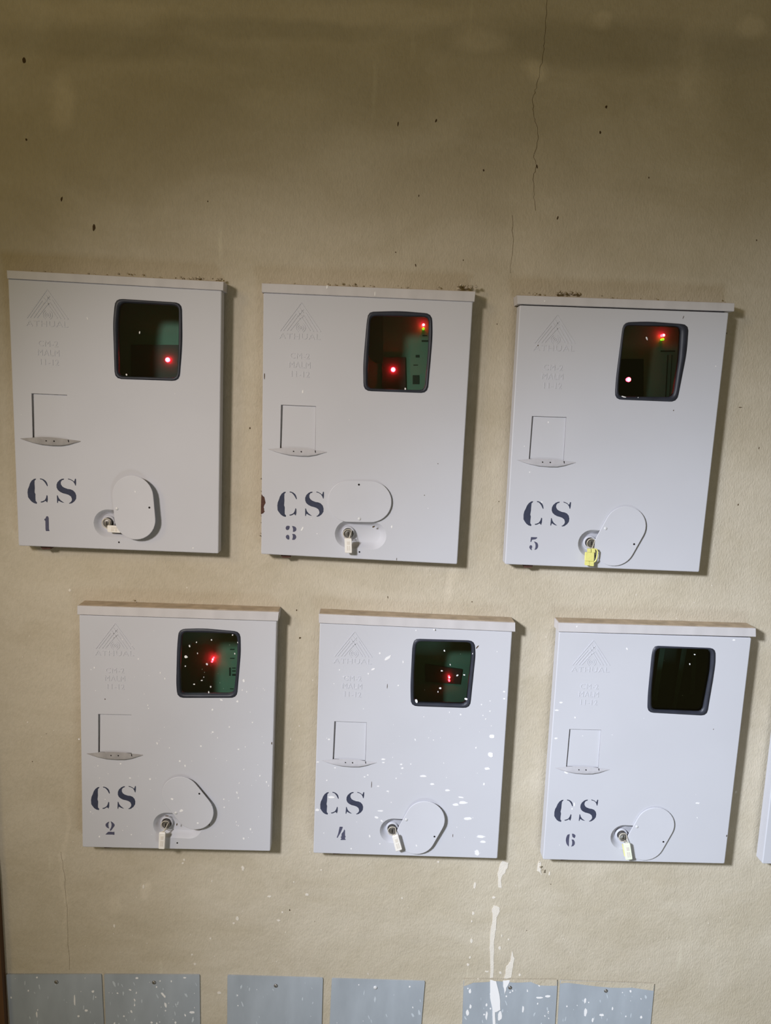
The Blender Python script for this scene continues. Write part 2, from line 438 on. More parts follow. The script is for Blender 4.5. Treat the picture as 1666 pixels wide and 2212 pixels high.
# crumbled mortar where the boxes meet the plaster
def lump(mb, c, r):
    n = 5; vs = []; fs = []
    bm = bmesh.new(); bmesh.ops.create_icosphere(bm, subdivisions=1, radius=1)
    for v in bm.verts:
        q = r * random.uniform(.65, 1.25); vs.append(c + Vector((v.co.x * q * 1.2, v.co.y * q * .8, v.co.z * q)))
    for f in bm.faces: fs.append(tuple(v.index for v in f.verts))
    bm.free(); mb.add(vs, fs)
m = MB()
def crumbs(x0, y0, x1, y1, n, r0, r1, yy=(-.004, 0)):
    for i in range(n):
        t = random.random()
        lump(m, G(x0 + (x1 - x0) * t + random.uniform(-2, 2), y0 + (y1 - y0) * t + random.uniform(-3, 3), 0) + Vector((0, random.uniform(*yy), 0)), random.uniform(r0, r1) / 1400)
crumbs(388, 603, 482, 607, 26, 1.2, 3.6, (-.016, -.002)); crumbs(50, 583, 390, 600, 16, 1, 2)
crumbs(985, 622, 1026, 624, 18, 2, 4.6, (-.020, -.004)); crumbs(575, 612, 980, 625, 26, .8, 2.2, (-.01, 0)); crumbs(740, 614, 770, 616, 6, 1.5, 3)
crumbs(1200, 634, 1255, 636, 16, 2, 4.2, (-.010, -.001)); crumbs(1120, 634, 1580, 652, 22, .8, 2.4, (-.006, 0))
crumbs(1206, 1332, 1222, 1342, 6, 1, 3.5, (-.01, 0)); crumbs(1300, 1345, 1620, 1354, 8, .6, 1.8, (-.01, 0))
crumbs(1163, 1862, 1176, 1885, 10, 1, 2.6); crumbs(690, 1320, 1100, 1338, 8, .6, 1.6)
crumbs(288, 1296, 300, 1300, 3, 1, 2); crumbs(1196, 1370, 1203, 1500, 8, .8, 2)
crumbs(565, 1000, 563, 1190, 8, .8, 1.8)
tag(m.obj('mortar_crumb', M_mort, wall), kind='stuff')

# ------------------------------------------------------------------ relief text
def text_mesh(s):
    cu = bpy.data.curves.new('t', 'FONT'); cu.body = s; cu.size = 1; cu.resolution_u = 3
    cu.space_character = 1.12
    o = bpy.data.objects.new('t', cu); COL.objects.link(o)
    dg = bpy.context.evaluated_depsgraph_get(); me = o.evaluated_get(dg).to_mesh()
    vs = [v.co.copy() for v in me.vertices]; fs = [tuple(p.vertices) for p in me.polygons]
    xs = [v.x for v in vs]; ys = [v.y for v in vs]
    x0, x1, y0, y1 = min(xs), max(xs), min(ys), max(ys)
    vs = [((v.x - x0) / (x1 - x0), 1 - (v.y - y0) / (y1 - y0)) for v in vs]
    o.evaluated_get(dg).to_mesh_clear(); bpy.data.objects.remove(o); bpy.data.curves.remove(cu)
    ec = {}
    for f in fs:
        for i in range(len(f)):
            e = (f[i], f[(i + 1) % len(f)]); ec[tuple(sorted(e))] = ec.get(tuple(sorted(e)), 0) + 1
    bd = [e for e, n in ec.items() if n == 1]
    return vs, fs, bd
TXT = {s: text_mesh(s) for s in ('ATHUAL', 'CM-2', 'MALM', '11-12')}
def put_text(mb, s, quad, h):      # quad world TL TR BR BL
    vs, fs, bd = TXT[s]; n = len(vs)
    P = [lerp4(quad, u, v) for u, v in vs]
    V = [p + Vector((0, -h, 0)) for p in P] + P
    mb.add(V, list(fs) + [(a, b, n + b, n + a) for a, b in bd])

# template of features measured on the last box, as door coordinates (u, v)
D6 = [Fp(*p) for p in BOX[6]['door']]
def to_uv(P, c):
    u = v = .5
    for _ in range(12):
        q = lerp4(c, u, v); e = P - q
        du = (lerp4(c, u + .01, v) - q) * 100; dv = (lerp4(c, u, v + .01) - q) * 100
        det = du.x * dv.z - du.z * dv.x
        u += (e.x * dv.z - e.z * dv.x) / det; v += (du.x * e.z - du.z * e.x) / det
    return u, v
def tmpl(pts, z): return [to_uv(Fp(*p), D6) for p in z(pts)]
zl = Z(13.83, 1220, 1370); zf = Z(11.9, 1190, 1560)
LOGO = [tmpl(l, zl) for l in ([(862,185),(235,922)],[(700,470),(320,912)],[(752,520),(420,912)],[(805,590),(510,910)],
        [(862,185),(1350,932)],[(970,450),(1250,925)],[(905,515),(1150,922)],[(855,580),(1060,905)],
        [(800,320),(905,440)],[(915,350),(750,535)],[(740,400),(870,560)],[(905,515),(800,600)])]
RINGC = tmpl([(805,830)], zl)[0]
TQ = {s: tmpl(q, zl) for s, q in (('ATHUAL', [(205,975),(1335,990),(1325,1140),(190,1120)]), ('CM-2', [(480,1480),(1005,1492),(998,1645),(470,1628)]),
      ('MALM', [(435,1705),(1015,1722),(1005,1880),(425,1860)]), ('11-12', [(485,1950),(975,1965),(965,2115),(475,2100)]))}
FLAP = tmpl([(478,178),(1305,198),(1232,1195),(395,1150)], zf)
LIP_TOP = tmpl([(110,1172),(260,1160),(400,1148),(600,1130),(850,1135),(1050,1150),(1232,1175),(1380,1190),(1510,1205)], zf)
LIP_BOT = tmpl([(110,1180),(260,1225),(400,1262),(600,1300),(850,1318),(1050,1318),(1232,1290),(1380,1250),(1510,1222)], zf)
DOTS = tmpl([(718,1217),(900,1219)], zf); SLIT = tmpl([(1222,1185),(1238,1185),(1248,1262),(1230,1262)], zf)
GAPL = tmpl([(478,178),(518,180),(430,1140),(398,1148)], zf)

# stencil letters
CS = [[(355,155),(300,165),(235,215),(190,290),(165,370),(130,450),(118,540),(128,670),(165,725),(215,790),(280,835),(350,855),(362,820),(325,775),(322,700),(325,590),(305,530),(315,420),(312,300),(315,215),(345,185)],
 [(455,150),(505,155),(560,180),(610,220),(640,270),(660,350),(650,370),(630,345),(590,270),(550,220),(510,185),(465,175)],
 [(450,795),(510,780),(565,750),(600,690),(620,610),(645,630),(648,740),(630,820),(605,790),(580,775),(520,810),(465,820)]], \
 [[(1095,155),(1040,160),(980,190),(920,250),(890,320),(890,400),(920,470),(975,520),(1050,560),(1130,580),(1200,605),(1260,650),(1285,720),(1275,770),(1230,820),(1200,830),(1215,850),(1280,835),(1350,780),(1395,710),(1400,620),(1375,540),(1320,480),(1250,450),(1180,440),(1090,405),(1040,370),(1005,310),(1005,250),(1035,200),(1085,185)],
 [(1195,150),(1250,165),(1310,195),(1355,235),(1365,220),(1385,155),(1410,165),(1410,280),(1400,350),(1385,345),(1360,280),(1320,225),(1260,190),(1205,175)],
 [(890,620),(910,620),(935,690),(980,750),(1030,790),(1080,825),(1020,815),(960,785),(925,765),(905,835),(888,820)]]
LM3 = [(1395,150),(900,835),(355,855),(350,155)]
LM = {3: (LM3, Z(12.815,590,1050)), 1: ([(1445,170),(960,865),(375,870),(355,180)], Z(12.815,50,1020)), 5: ([(1445,175),(900,850),(350,845),(408,165)], Z(12.815,1120,1070)),
      2: ([(1440,90),(965,745),(430,762),(445,130)], Z(12.815,180,1690)), 4: ([(1358,135),(870,745),(355,765),(390,140)], Z(12.815,680,1700)), 6: ([(1407,160),(860,825),(300,830),(385,178)], Z(13.88,1190,1715))}
def solve3(A, b):
    m_ = Matrix(A); return m_.inverted() @ Vector(b)
def affine(src, dst):
    A = [[sum(a * c for a, c in zip(col_i, col_j)) for col_j in cols] for cols in [list(zip(*[(x, y, 1) for x, y in src]))] for col_i in cols]
    B = list(zip(*[(x, y, 1) for x, y in src]))
    ax = solve3(A, [sum(c * d[0] for c, d in zip(ci, dst)) for ci in B]); ay = solve3(A, [sum(c * d[1] for c, d in zip(ci, dst)) for ci in B])
    return lambda p: (ax[0] * p[0] + ax[1] * p[1] + ax[2], ay[0] * p[0] + ay[1] * p[1] + ay[2])
NUM = {
 1: [[(640,1220),(690,1220),(710,1270),(712,1430),(715,1580),(735,1630),(630,1630),(618,1560),(618,1440),(615,1345),(590,1330),(585,1295),(620,1285)]],
 3: [[(345,1160),(370,1105),(420,1095),(465,1110),(460,1150),(445,1195),(410,1220),(365,1210)], [(520,1105),(580,1110),(630,1140),(650,1190),(635,1240),(590,1268),(545,1265),(555,1210),(545,1150)],
     [(350,1400),(370,1360),(410,1345),(445,1370),(455,1420),(450,1480),(405,1480),(365,1445)], [(525,1325),(590,1325),(630,1360),(645,1410),(630,1455),(590,1490),(525,1485),(545,1430),(548,1370)]],
 5: [[(350,1155),(525,1160),(520,1185),(480,1215),(380,1230),(355,1295),(335,1290),(340,1220)], [(425,1280),(480,1285),(530,1320),(550,1380),(545,1440),(510,1490),(445,1515),(475,1440),(475,1360),(455,1310)],
     [(345,1375),(380,1395),(385,1440),(365,1470),(380,1525),(330,1495),(300,1440),(315,1395)]],
 2: [[(725,1085),(670,1105),(620,1150),(615,1200),(650,1250),(720,1280),(700,1230),(695,1160),(705,1120)], [(755,1075),(820,1110),(865,1160),(870,1200),(820,1270),(770,1335),(740,1345),(735,1310),(775,1240),(785,1160)],
     [(685,1370),(735,1365),(840,1375),(855,1355),(865,1400),(862,1455),(800,1445),(610,1445)]],
 4: [[(690,1100),(775,1100),(775,1130),(720,1260),(630,1410),(608,1400),(650,1290)], [(825,1170),(840,1200),(840,1345),(862,1380),(840,1395),(840,1430),(865,1465),(715,1468),(720,1440),(740,1430),(735,1405),(712,1385),(740,1370),(745,1290),(790,1240)]],
 6: [[(570,1200),(500,1225),(465,1300),(450,1390),(470,1500),(545,1585),(545,1500),(550,1350),(565,1250)], [(635,1190),(700,1200),(745,1245),(735,1290),(705,1330),(680,1305),(650,1290)],
     [(625,1360),(690,1375),(725,1440),(720,1510),(680,1560),(610,1580),(640,1520),(645,1440)]],
}
SPOTS = {
 4: [(660,403,25,9,40),(553,485,12,7,30),(1410,970,17,14,0),(1400,1100,17,18,0),(1375,1200,19,10,0),(915,1255,20,7,0),(980,1312,16,7,0),(1090,1357,18,7,0),(1200,1445,32,11,0),(1148,1460,25,9,5),(1185,1407,18,6,-10),(1237,1560,28,11,0),
     (1330,1690,30,10,0),(1345,1727,20,8,0),(1302,1805,16,20,20),(255,1407,24,8,0),(580,1553,15,8,-15),(617,1577,9,5,-40),(628,1133,14,6,0),(628,1157,10,4,0),(338,1062,13,7,15),(468,1118,14,6,0),(237,990,8,6,0),(152,1498,15,8,0),
     (757,1170,9,5,0),(765,1197,9,6,0),(602,370,6,6,0),(735,602,6,5,0),(1498,647,8,6,0),(1498,697,8,5,0),(530,1687,6,10,20),(660,1363,10,4,0),(590,1327,9,4,0),(516,1247,6,4,0),(493,1260,6,4,0),(155,1153,9,4,0),(603,1742,5,5,0),
     (397,1777,5,7,0),(605,1505,22,5,0),(1395,787,4,5,0),(1335,740,5,5,0),(1295,1050,5,7,0),(1352,1312,6,9,0),(520,518,5,6,0),(312,490,4,5,0),(1104,795,3,5,0),(1185,812,5,6,0),(865,1742,4,8,20),(770,433,4,8,0),(1345,818,4,4,0),(280,1195,7,4,0),
     (857,992,4,8,20),(826,1168,4,5,0),(720,1271,4,5,0),(221,1285,5,4,0),(993,197,6,6,0),(863,206,4,5,0)],
 2: [(1288,635,7,11,0),(1063,843,6,7,0),(1065,1005,7,6,0),(828,1213,6,7,0),(866,1247,5,8,0),(845,1558,14,9,35),(777,1478,9,6,-20),(965,1642,7,7,0),(1337,1703,5,8,0),(1288,1770,6,9,0),(1240,1440,5,10,20),(1250,1477,4,7,0),(980,1105,6,6,0),
     (1351,934,5,5,0),(1185,967,5,5,0),(688,577,4,6,0),(721,618,3,7,0),(1145,1488,5,5,0),(1148,1546,5,5,0),(1127,773,11,5,-20),(1243,783,8,7,0),(1405,1318,5,6,0),(1452,1363,5,7,0),(471,1335,7,5,0),(615,1342,7,6,0),(598,811,4,4,0),
     (1278,702,4,5,0),(1310,714,4,5,0),(1250,1128,6,5,0),(1300,1110,3,5,0),(1100,1045,3,5,0),(278,1037,5,9,25),(413,1035,4,4,0),(365,950,4,4,0),(665,1085,4,10,15),(402,1232,6,5,0),(250,1757,6,6,0),(213,540,5,6,0),(530,478,4,5,0),(1468,1390,3,7,0),
     (1234,1650,3,6,0),(1250,1678,3,5,0),(102,1055,5,6,0),(480,1742,5,4,0)],
 1: [(583,395,3,9,20),(915,1543,3,7,10),(1287,1925,3,8,0),(845,770,4,6,20)],
 3: [(352,790,4,10,0),(348,1705,5,15,-25),(833,140,3,14,0),(515,95,5,12,0),(945,1690,5,10,0)],
 5: [(345,830,4,6,0),(232,1127,4,5,0),(305,1305,5,5,0),(320,112,4,5,0)],
 6: [(230,658,12,6,0),(200,710,14,5,0),(195,903,12,6,10),(265,1137,16,6,-20),(320,1355,5,14,0),(305,1385,4,7,0),(680,290,5,9,30),(325,760,5,6,0),(1165,1345,14,6,0),(380,895,4,9,20),(1412,230,9,6,0),(335,135,4,6,0)],
}
GSPOTS = {2: [(875,460,11,10),(1025,513,6,8),(900,382,5,8),(950,355,4,5),(957,435,3,5),(1058,338,5,5),(870,527,5,4),(988,630,6,4),(933,657,6,4),(1052,675,5,6),(1038,715,4,8),(1225,437,4,6),(1210,303,5,5),(1246,357,3,5),(1002,606,3,3)],
          4: [(1048,494,8,5),(1159,527,8,5),(1209,523,7,5),(1037,619,8,6),(1067,350,5,7),(1108,450,3,6),(865,712,8,14),(1222,697,11,7),(1020,645,3,6),(1270,370,3,6)],
          1: [(933,490,4,8),(845,770,5,6)], 6: [(1140,327,6,4),(1107,392,4,6)], 5: [(925,333,4,12),(873,687,3,7),(790,680,16,4)], 3: [(1035,770,5,8)]}
MARKS = {4: [(656,608,2,16,0),(543,1315,2,27,0),(1128,1683,2,13,0),(1305,325,4,16,40)], 3: [(97,690,3,22,0),(1253,1270,3,3,0),(1163,1480,3,3,0),(978,1905,2,10,0),(537,1470,6,3,0),(829,1562,3,3,0),(825,1690,10,5,-20)],
         5: [(1145,208,2,10,15),(280,377,3,8,30),(1087,760,3,4,0)], 2: [(1490,1085,4,11,0),(290,767,4,4,0),(995,182,4,4,0),(807,1668,4,10,10),(735,1608,12,3,0),(1040,1672,3,9,10)], 6: [(1362,1570,3,9,0),(1272,840,3,3,0),(742,1573,7,5,0)],
         1: []}
HOLES = {1: (793, 1886), 2: (810, 1802), 3: (730, 1858)}
NAMES = {1: 'one', 2: 'two', 3: 'three', 4: 'four', 5: 'five', 6: 'six'}
LABEL = {
 1: 'grey meter box stencilled CS 1, leftmost of the upper row, cream seal under its cover',
 3: 'grey meter box stencilled CS 3, middle of the upper row, oval cover lying level',
 5: 'grey meter box stencilled CS 5, right end of the upper row, yellow seal',
 2: 'grey meter box stencilled CS 2, leftmost of the lower row, finely speckled white',
 4: 'grey meter box stencilled CS 4, middle of the lower row, splashed with white paint',
 6: 'bluish grey meter box stencilled CS 6, lower row, window without red lamp',
 7: 'meter box cut off by the right edge, only its left edge showing',
}

def build_box(k, src=None):
    s = src or k; b = BOX[s]; z = b['z']
    dx = Vector((SHIFT7.x, 0, SHIFT7.z)) if src else Vector((0, 0, 0))
    f = lambda p: Fp(*p) + dx
    D = [f(p) for p in b['door']]; C = [f(p) for p in b['cap']]
    base = (D[2] + D[3]) / 2; root = empty('meter_box', Vector((base.x, 0, base.z)))
    tag(root, LABEL[k], 'meter box', 'grey steel meter boxes on the wall')
    Y = lambda p, h: p + Vector((0, -h, 0))
    uv = lambda q: lerp4(D, *q)
    ctr = sum(D, Vector()) / 4
    # openings in the door
    wo = rounded([f(p) for p in z(b['wo'])], .010); wi = rounded([f(p) for p in z(b['wi'])], .008)
    whole = [p.lerp(q, .55) for p, q in zip(rounded([f(p) for p in z(b['wo'])], .010), wo)]
    cw = sum(whole, Vector()) / len(whole); whole = [cw + (p - cw) * .965 for p in whole]
    flap = [uv(q) for q in FLAP]
    lock = f(b['lock']); rc = lock + Vector((.0185, 0, -.0012))
    ax = Vector((1, 0, -.03)); rec_o = stadium(rc, ax, .0385, .0212); rec_i = stadium(rc + Vector((.0, 0, .0006)), ax, .0292, .0128)
    # door: front face, folded bevelled rim
    rim = rounded(D, .0022, 4); cx = sum(rim, Vector()) / len(rim)
    inn = [cx + Vector(((p.x - cx.x) * (1 - .0042 * 2), 0, (p.z - cx.z) * (1 - .0032 * 2))) for p in rim]
    m = MB()
    loops = [inn, whole, flap, rec_o]
    tr = tessellate_polygon([[Vector((p.x, p.z, 0)) for p in l] for l in loops])
    m.add([p for l in loops for p in l], [tuple(t) for t in tr])
    m.rings([[Y(p, -.0190) for p in rim], [Y(p, -.0022) for p in rim], [Y(cx + (p - cx) * .9985, -.0006) for p in rim], inn])
    m.rings([whole, [Y(p, -.0015) for p in whole]])
    door = m.obj('door', M_door, root)
    # housing that runs back into the niche, and its back plate
    ho = [cx + Vector(((p.x - cx.x) * .965, 0, (p.z - cx.z) * .972)) for p in D]
    hc = [ho[0] + Vector((0, 0, .012)), ho[1] + Vector((0, 0, .012)), ho[2], ho[3]]
    m = MB(); hi = [ctr + Vector(((p.x - ctr.x) * .985, 0, (p.z - ctr.z) * .985)) for p in hc]
    sh = lambda L_, yy: [Vector((p.x, yy, p.z)) for p in L_]
    m.rings([sh(hi, -T + .003), sh(hc, -T + .003), sh(hc, .086), ])
    m.rings([sh(hi, -T + .003), sh(hi, .084)], close_front=True)
    m.add(sh(hc, .086), [(0, 1, 2, 3)])
    m.obj('housing', M_cav, root)
    # front strip along the top, with its dusty upper face
    m = MB(); Cc = [Y(p, .0022) for p in C]; Cb = [Vector((p.x, -.0005, p.z)) for p in C]
    m.rings([Cb, [Y(p, .0016) for p in C], [sum(Cc, Vector()) / 4 + Vector(((p - sum(Cc, Vector()) / 4).x * .998, 0, (p - sum(Cc, Vector()) / 4).z * .90)) for p in Cc]], close_front=True)
    cap = m.obj('top_strip', M_cap, root)
    m = MB(); e = .0006
    q = [Vector((C[0].x + .001, 0, C[0].z + e)), Vector((C[1].x - .001, 0, C[1].z + e))]
    nx = 24; vs = []
    for i in range(nx + 1):
        p = q[0].lerp(q[1], i / nx)
        for yy in (-T + .0015, -T * .5, -.0003):
            vs.append(Vector((p.x, yy + random.uniform(-.0004, 0), p.z + random.uniform(0, .0004))))
        vs.append(Vector((p.x, -.0003, p.z - .0012))); vs.append(Vector((p.x, -T + .0015, p.z - .0012)))
    fs = []
    for i in range(nx):
        for j in range(5):
            a = i * 5 + j; c_ = i * 5 + (j + 1) % 5; fs.append((a, c_, c_ + 5, a + 5))
    fs += [(0, 1, 2, 3, 4), tuple(nx * 5 + j for j in range(5))]
    m.add(vs, fs); m.obj('dust_layer', M_dust, cap)
    # gasket and pane
    m = MB(); N_ = len(wo)
    wim = rounded([f(p) for p in z(b['wi'])], .008)
    # resample inner onto the outer's parameterisation by angle
    def ray(loop, c, d):
        best = None
        for i in range(len(loop)):
            p, q_ = loop[i], loop[(i + 1) % len(loop)]
            ex, ez = q_.x - p.x, q_.z - p.z; det = d.x * (-ez) + ex * d.z
            if abs(det) < 1e-12: continue
            rx_, rz_ = p.x - c.x, p.z - c.z
            t = (rx_ * (-ez) + ex * rz_) / det; u_ = (d.x * rz_ - d.z * rx_) / det
            if t > 0 and -1e-6 <= u_ <= 1 + 1e-6 and (best is None or t > best): best = t
        return c + Vector((d.x * best, 0, d.z * best))
    nn = 96; ci = sum(wim, Vector()) / len(wim)
    O = []; I = []
    for i in range(nn):
        a = 2 * math.pi * i / nn; d = Vector((math.cos(a), 0, math.sin(a)))
        O.append(ray(wo, ci, d)); I.append(ray(wim, ci, d))
    mid = lambda t: [o_.lerp(i_, t) for o_, i_ in zip(O, I)]
    wob = [.0004 * noise.noise(Vector((p.x * 60, k, p.z * 60))) for p in O]
    m.rings([[Y(p, .0002) for p in O], [Y(p, .0020 + w_) for p, w_ in zip(mid(.25), wob)], [Y(p, .0024 + w_) for p, w_ in zip(mid(.55), wob)], [Y(p, .0008) for p in mid(.92)], [Y(p, -.0022) for p in I], [Y(p, -.006) for p in I]])
    m.obj('window_gasket', M_rub, door, smooth=True)
    m = MB(); m.slab([ci + (p - ci) * 1.01 for p in I], -.0045, -.0015)
    pane = m.obj('window_pane', M_glass, door)
    # embossed mark and letters
    m = MB()
    for l in LOGO:
        a, c_ = uv(l[0]), uv(l[1]); d = (c_ - a).normalized(); n_ = Vector((-d.z, 0, d.x)) * .00055
        m.slab([a - n_, c_ - n_, c_ + n_, a + n_], -.0001, .00045)
    rc0 = uv(RINGC)
    for r in (.0016, .0040, .0066):
        for s0 in ((0.15, 1.15), (1.3, 2.0)) if r > .002 else ((0, 2),):
            pts = [rc0 + Vector((-r * math.cos(math.pi * (t)), 0, r * math.sin(math.pi * t))) for t in [(-.35 + .7 * i / 10) + (0 if s0[0] < 1 else 1) for i in range(11)]] if r > .002 else \
                  [rc0 + Vector((r * math.cos(2 * math.pi * i / 12), 0, r * math.sin(2 * math.pi * i / 12))) for i in range(13)]
            for a, c_ in zip(pts, pts[1:]):
                d = (c_ - a).normalized(); n_ = Vector((-d.z, 0, d.x)) * .0004
                m.slab([a - n_, c_ - n_, c_ + n_, a + n_], -.0001, .0004)
    m.obj('embossed_emblem', M_door, door)
    for s_, q in TQ.items():
        m = MB(); put_text(m, s_, [uv(t) for t in q], .00045); m.obj('embossed_lettering', M_door, door)
    # recessed flap with its scooped lip
    m = MB(); fc = sum(flap, Vector()) / 4
    top_d, bot_d = -.0036, -.0026
    rec = [Y(flap[0], top_d), Y(flap[1], top_d), Y(flap[2], bot_d), Y(flap[3], bot_d)]
    m.add(list(flap) + rec, [(0, 1, 5, 4), (1, 2, 6, 5), (3, 0, 4, 7), (2, 3, 7, 6)])
    m.add([Y(p, -.0040) for p in flap] + [Y(p, -.0050) for p in flap], [(0, 1, 2, 3), (4, 5, 6, 7)]); m.obj('flap_recess', M_side, door)
    m = MB(); g = lambda t: uv(t)
    P = [g(t) for t in tmpl_shrink]
    r2 = [Y(P[0], top_d + .0012), Y(P[1], top_d + .0012), Y(P[2], bot_d + .001), Y(P[3], bot_d + .001)]
    m.add(r2 + [Y(p, -.001) for p in r2], [(0, 1, 2, 3), (4, 5, 6, 7), (0, 1, 5, 4), (1, 2, 6, 5), (2, 3, 7, 6), (3, 0, 4, 7)])
    flp = m.obj('flap', M_door, door)
    m = MB(); n9 = len(LIP_TOP); vs = []
    for i in range(n9):
        t = i / (n9 - 1); e = math.sin(math.pi * t)
        a, c_ = uv(LIP_TOP[i]), uv(LIP_BOT[i])
        vs += [Y(a, .0001 + .0002 * e), Y(a.lerp(c_, .5), .0003 + .0012 * e), Y(a.lerp(c_, .85), .0004 + .0028 * e), Y(c_, .0003 + .0022 * e), Y(c_, -.0005)]
    fs = [(i * 5 + j, i * 5 + j + 1, i * 5 + j + 6, i * 5 + j + 5) for i in range(n9 - 1) for j in range(4)]
    m.add(vs, fs); lip = m.obj('flap_lip', M_lipd if k in (1, 2) else M_lip, door, smooth=True)
    m = MB()
    for t in DOTS: m.slab(blob(uv(t), .0010, .0012, .5, 8, .1), .0008, .0016)
    m.slab([uv(t) for t in SLIT], .0006, .0013)
    m.obj('drain_hole', M_hole, door)
    # lock recess, lock
    m = MB(); mid_r = [p.lerp(q, .5) for p, q in zip(rec_o, rec_i)]
    m.rings([rec_o, [Y(p.lerp(q, .12), -.0008) for p, q in zip(rec_o, rec_i)], [Y(p, -.0050) for p in mid_r], [Y(p.lerp(q, .88), -.0088) for p, q in zip(rec_o, rec_i)], [Y(p, -.0094) for p in rec_i]], close_front=True)
    m.obj('lock_recess', M_door, door, smooth=True)
    m = MB(); L0 = lock
    for (r, bk, ft) in ((.0062, -.0094, .0005), (.0046, .0005, .0012)):
        m.disc(L0, r, bk, ft, 20, .0004)
    lk = m.obj('lock', M_lock, root)
    m = MB(); m.slab([L0 + Vector((-.0006, 0, -.003)), L0 + Vector((.0006, 0, -.003)), L0 + Vector((.0006, 0, .003)), L0 + Vector((-.0006, 0, .003))], .0014, .0018)
    m.obj('keyway', M_hole, lk)
    m = MB(); n_ = 20
    for (r, h0) in ((.0096, -.0066), (.0088, -.0052), (.0074, -.0060)): pass
    m.rings([[L0 + Vector((r * math.cos(2 * math.pi * i / n_), h0, r * math.sin(2 * math.pi * i / n_))) for i in range(n_)] for r, h0 in ((.0100, .0092), (.0096, .0050), (.0084, .0046), (.0072, .0056), (.0070, .0094))])
    m.obj('lock_washer', M_door, lk, smooth=True)
    # oval cover
    zc = z(b['cov']); c0 = f(zc[0]); axv = f(zc[1]) - c0
    out = stadium(c0, axv, .0472, .0307, 18); x0 = min(p.x for p in out); x1 = max(p.x for p in out); s0, s1 = b['std']
    hgt = lambda p: s0 + (s1 - s0) * (p.x - x0) / (x1 - x0)
    m = MB(); nn_ = len(out); c1 = sum(out, Vector()) / nn_
    ins = [c1 + (p - c1) * .985 for p in out]
    m.rings([[Y(p, hgt(p)) for p in out], [Y(p, hgt(p) + .0011) for p in out], [Y(p, hgt(p) + .0014) for p in ins]], close_front=True, close_back=True)
    cov = m.obj('oval_cover', M_cover, root)
    zs = z(b['sc'])
    p = f(zs[0]); m = MB(); h = hgt(p) + .0014; m.disc(p, .0023, h - .0005, h + .0005, 14, .0007); m.obj('screw', M_scr, cov)['label'] = 'pale domed screw'
    p = f(zs[1]); m = MB(); h = hgt(p) + .0014; m.disc(p, .0015, h - .0004, h + .00015, 12, .0001); m.obj('screw', M_hole, cov)['label'] = 'dark sunken screw'
    if s in HOLES and not src:
        p = f(z([HOLES[s]])[0]); m = MB(); m.disc(p, .0013, -.0003, .0002, 10, .0001); m.obj('screw_hole', M_hole, door)
    # bottom hinge lug
    lp = lerp4(D, .115, 1.0); m = MB()
    m.slab([lp + Vector((-.009, 0, .003)), lp + Vector((.012, 0, .003)), lp + Vector((.009, 0, -.005)), lp + Vector((-.002, 0, -.006))], -.022, -.008)
    m.obj('hinge_lug', M_rust, root)
    if src: return root
    # stencilled letters and numeral
    lm, zz = LM[k]; af = affine(LM3, lm)
    for gl in CS:
        m = MB()
        for poly in gl: m.slab([f(q) for q in zz([af(p) for p in poly])], -.0002, .00012)
        m.obj('stencilled_letter', M_paint, door)
    m = MB()
    for poly in NUM[k]: m.slab(rounded([f(q) for q in zz(poly)], .0006, 2), -.0002, .00012)
    m.obj('stencilled_numeral', M_num, door)
    # splashes and chips
    m = MB(); sc = 1 / (3.2 * 1400)
    for (x, y, a, c_, an) in SPOTS[k]:
        p = f(z([(x, y)])[0]); onc = (abs(x) > 0)
        h = 0.0
        # lie on the oval cover where it is
        rel = p - c0; axn = axv.normalized(); al = rel.dot(axn); pe = (rel - axn * al).length
        if pe < .0307 and max(0, abs(al) - (.0472 - .0307)) ** 2 + pe ** 2 < .0300 ** 2: h = hgt(p) + .0014
        if y < 200: h = .0022
        uu, vv = to_uv(p, D)
        if .095 < uu < .275 and .415 < vv < .58: h = -.0025
        m.slab(blob(p, a * sc, c_ * sc, math.radians(an)), h - .0002, h + .00025)
    for i in range({2: 90, 4: 60, 6: 8, 5: 3, 1: 3, 3: 4}[k]):
        u, v = random.uniform(.03, .97), random.uniform(.05, .98)
        p = uv((u, v)); r = random.choice([.0004, .0005, .0007]); dc = p - c0
        if dc.length < .05 or (.08 < u < .29 and .40 < v < .63) or (p - rc).length < .04 or (p - cw).length < .075: continue
        m.slab(blob(p, r, r * random.uniform(.8, 1.8), random.uniform(-1, 1), 7), -.0002, .0002)
    tag(m.obj('paint_splash', M_white, door), kind='stuff')
    m = MB()
    for g_ in GSPOTS.get(k, []):
        m.slab(blob(f(z([g_[:2]])[0]), g_[2] * sc, g_[3] * sc, random.uniform(-.5, .5), 8), .0014, .0018)
    if m.v: tag(m.obj('paint_speck', M_white, door), kind='stuff')
    if MARKS[k]:
        for (x, y, a, c_, an) in MARKS[k]:
            m = MB(); m.slab(blob(f(z([(x, y)])[0]), a * sc, c_ * sc, -math.radians(an), 8), -.0002, .0002)
            m.obj('paint_chip', M_pit, door)
    if k == 3:
        m = MB(); m.slab(rough_poly([f(q) for q in z([(75,1475),(95,1490),(103,1530),(92,1560),(98,1590),(85,1600),(72,1610)])], 3, .0004), -.0008, .0003)
        m.obj('rust_patch', M_rust, door)
    return root

tmpl_shrink = tmpl([(520,186),(1300,204),(1226,1175),(430,1140)], zf)

ROOT = {}
for k in (1, 3, 5, 2, 4, 6): ROOT[k] = build_box(k)
ROOT[7] = build_box(7, 6)

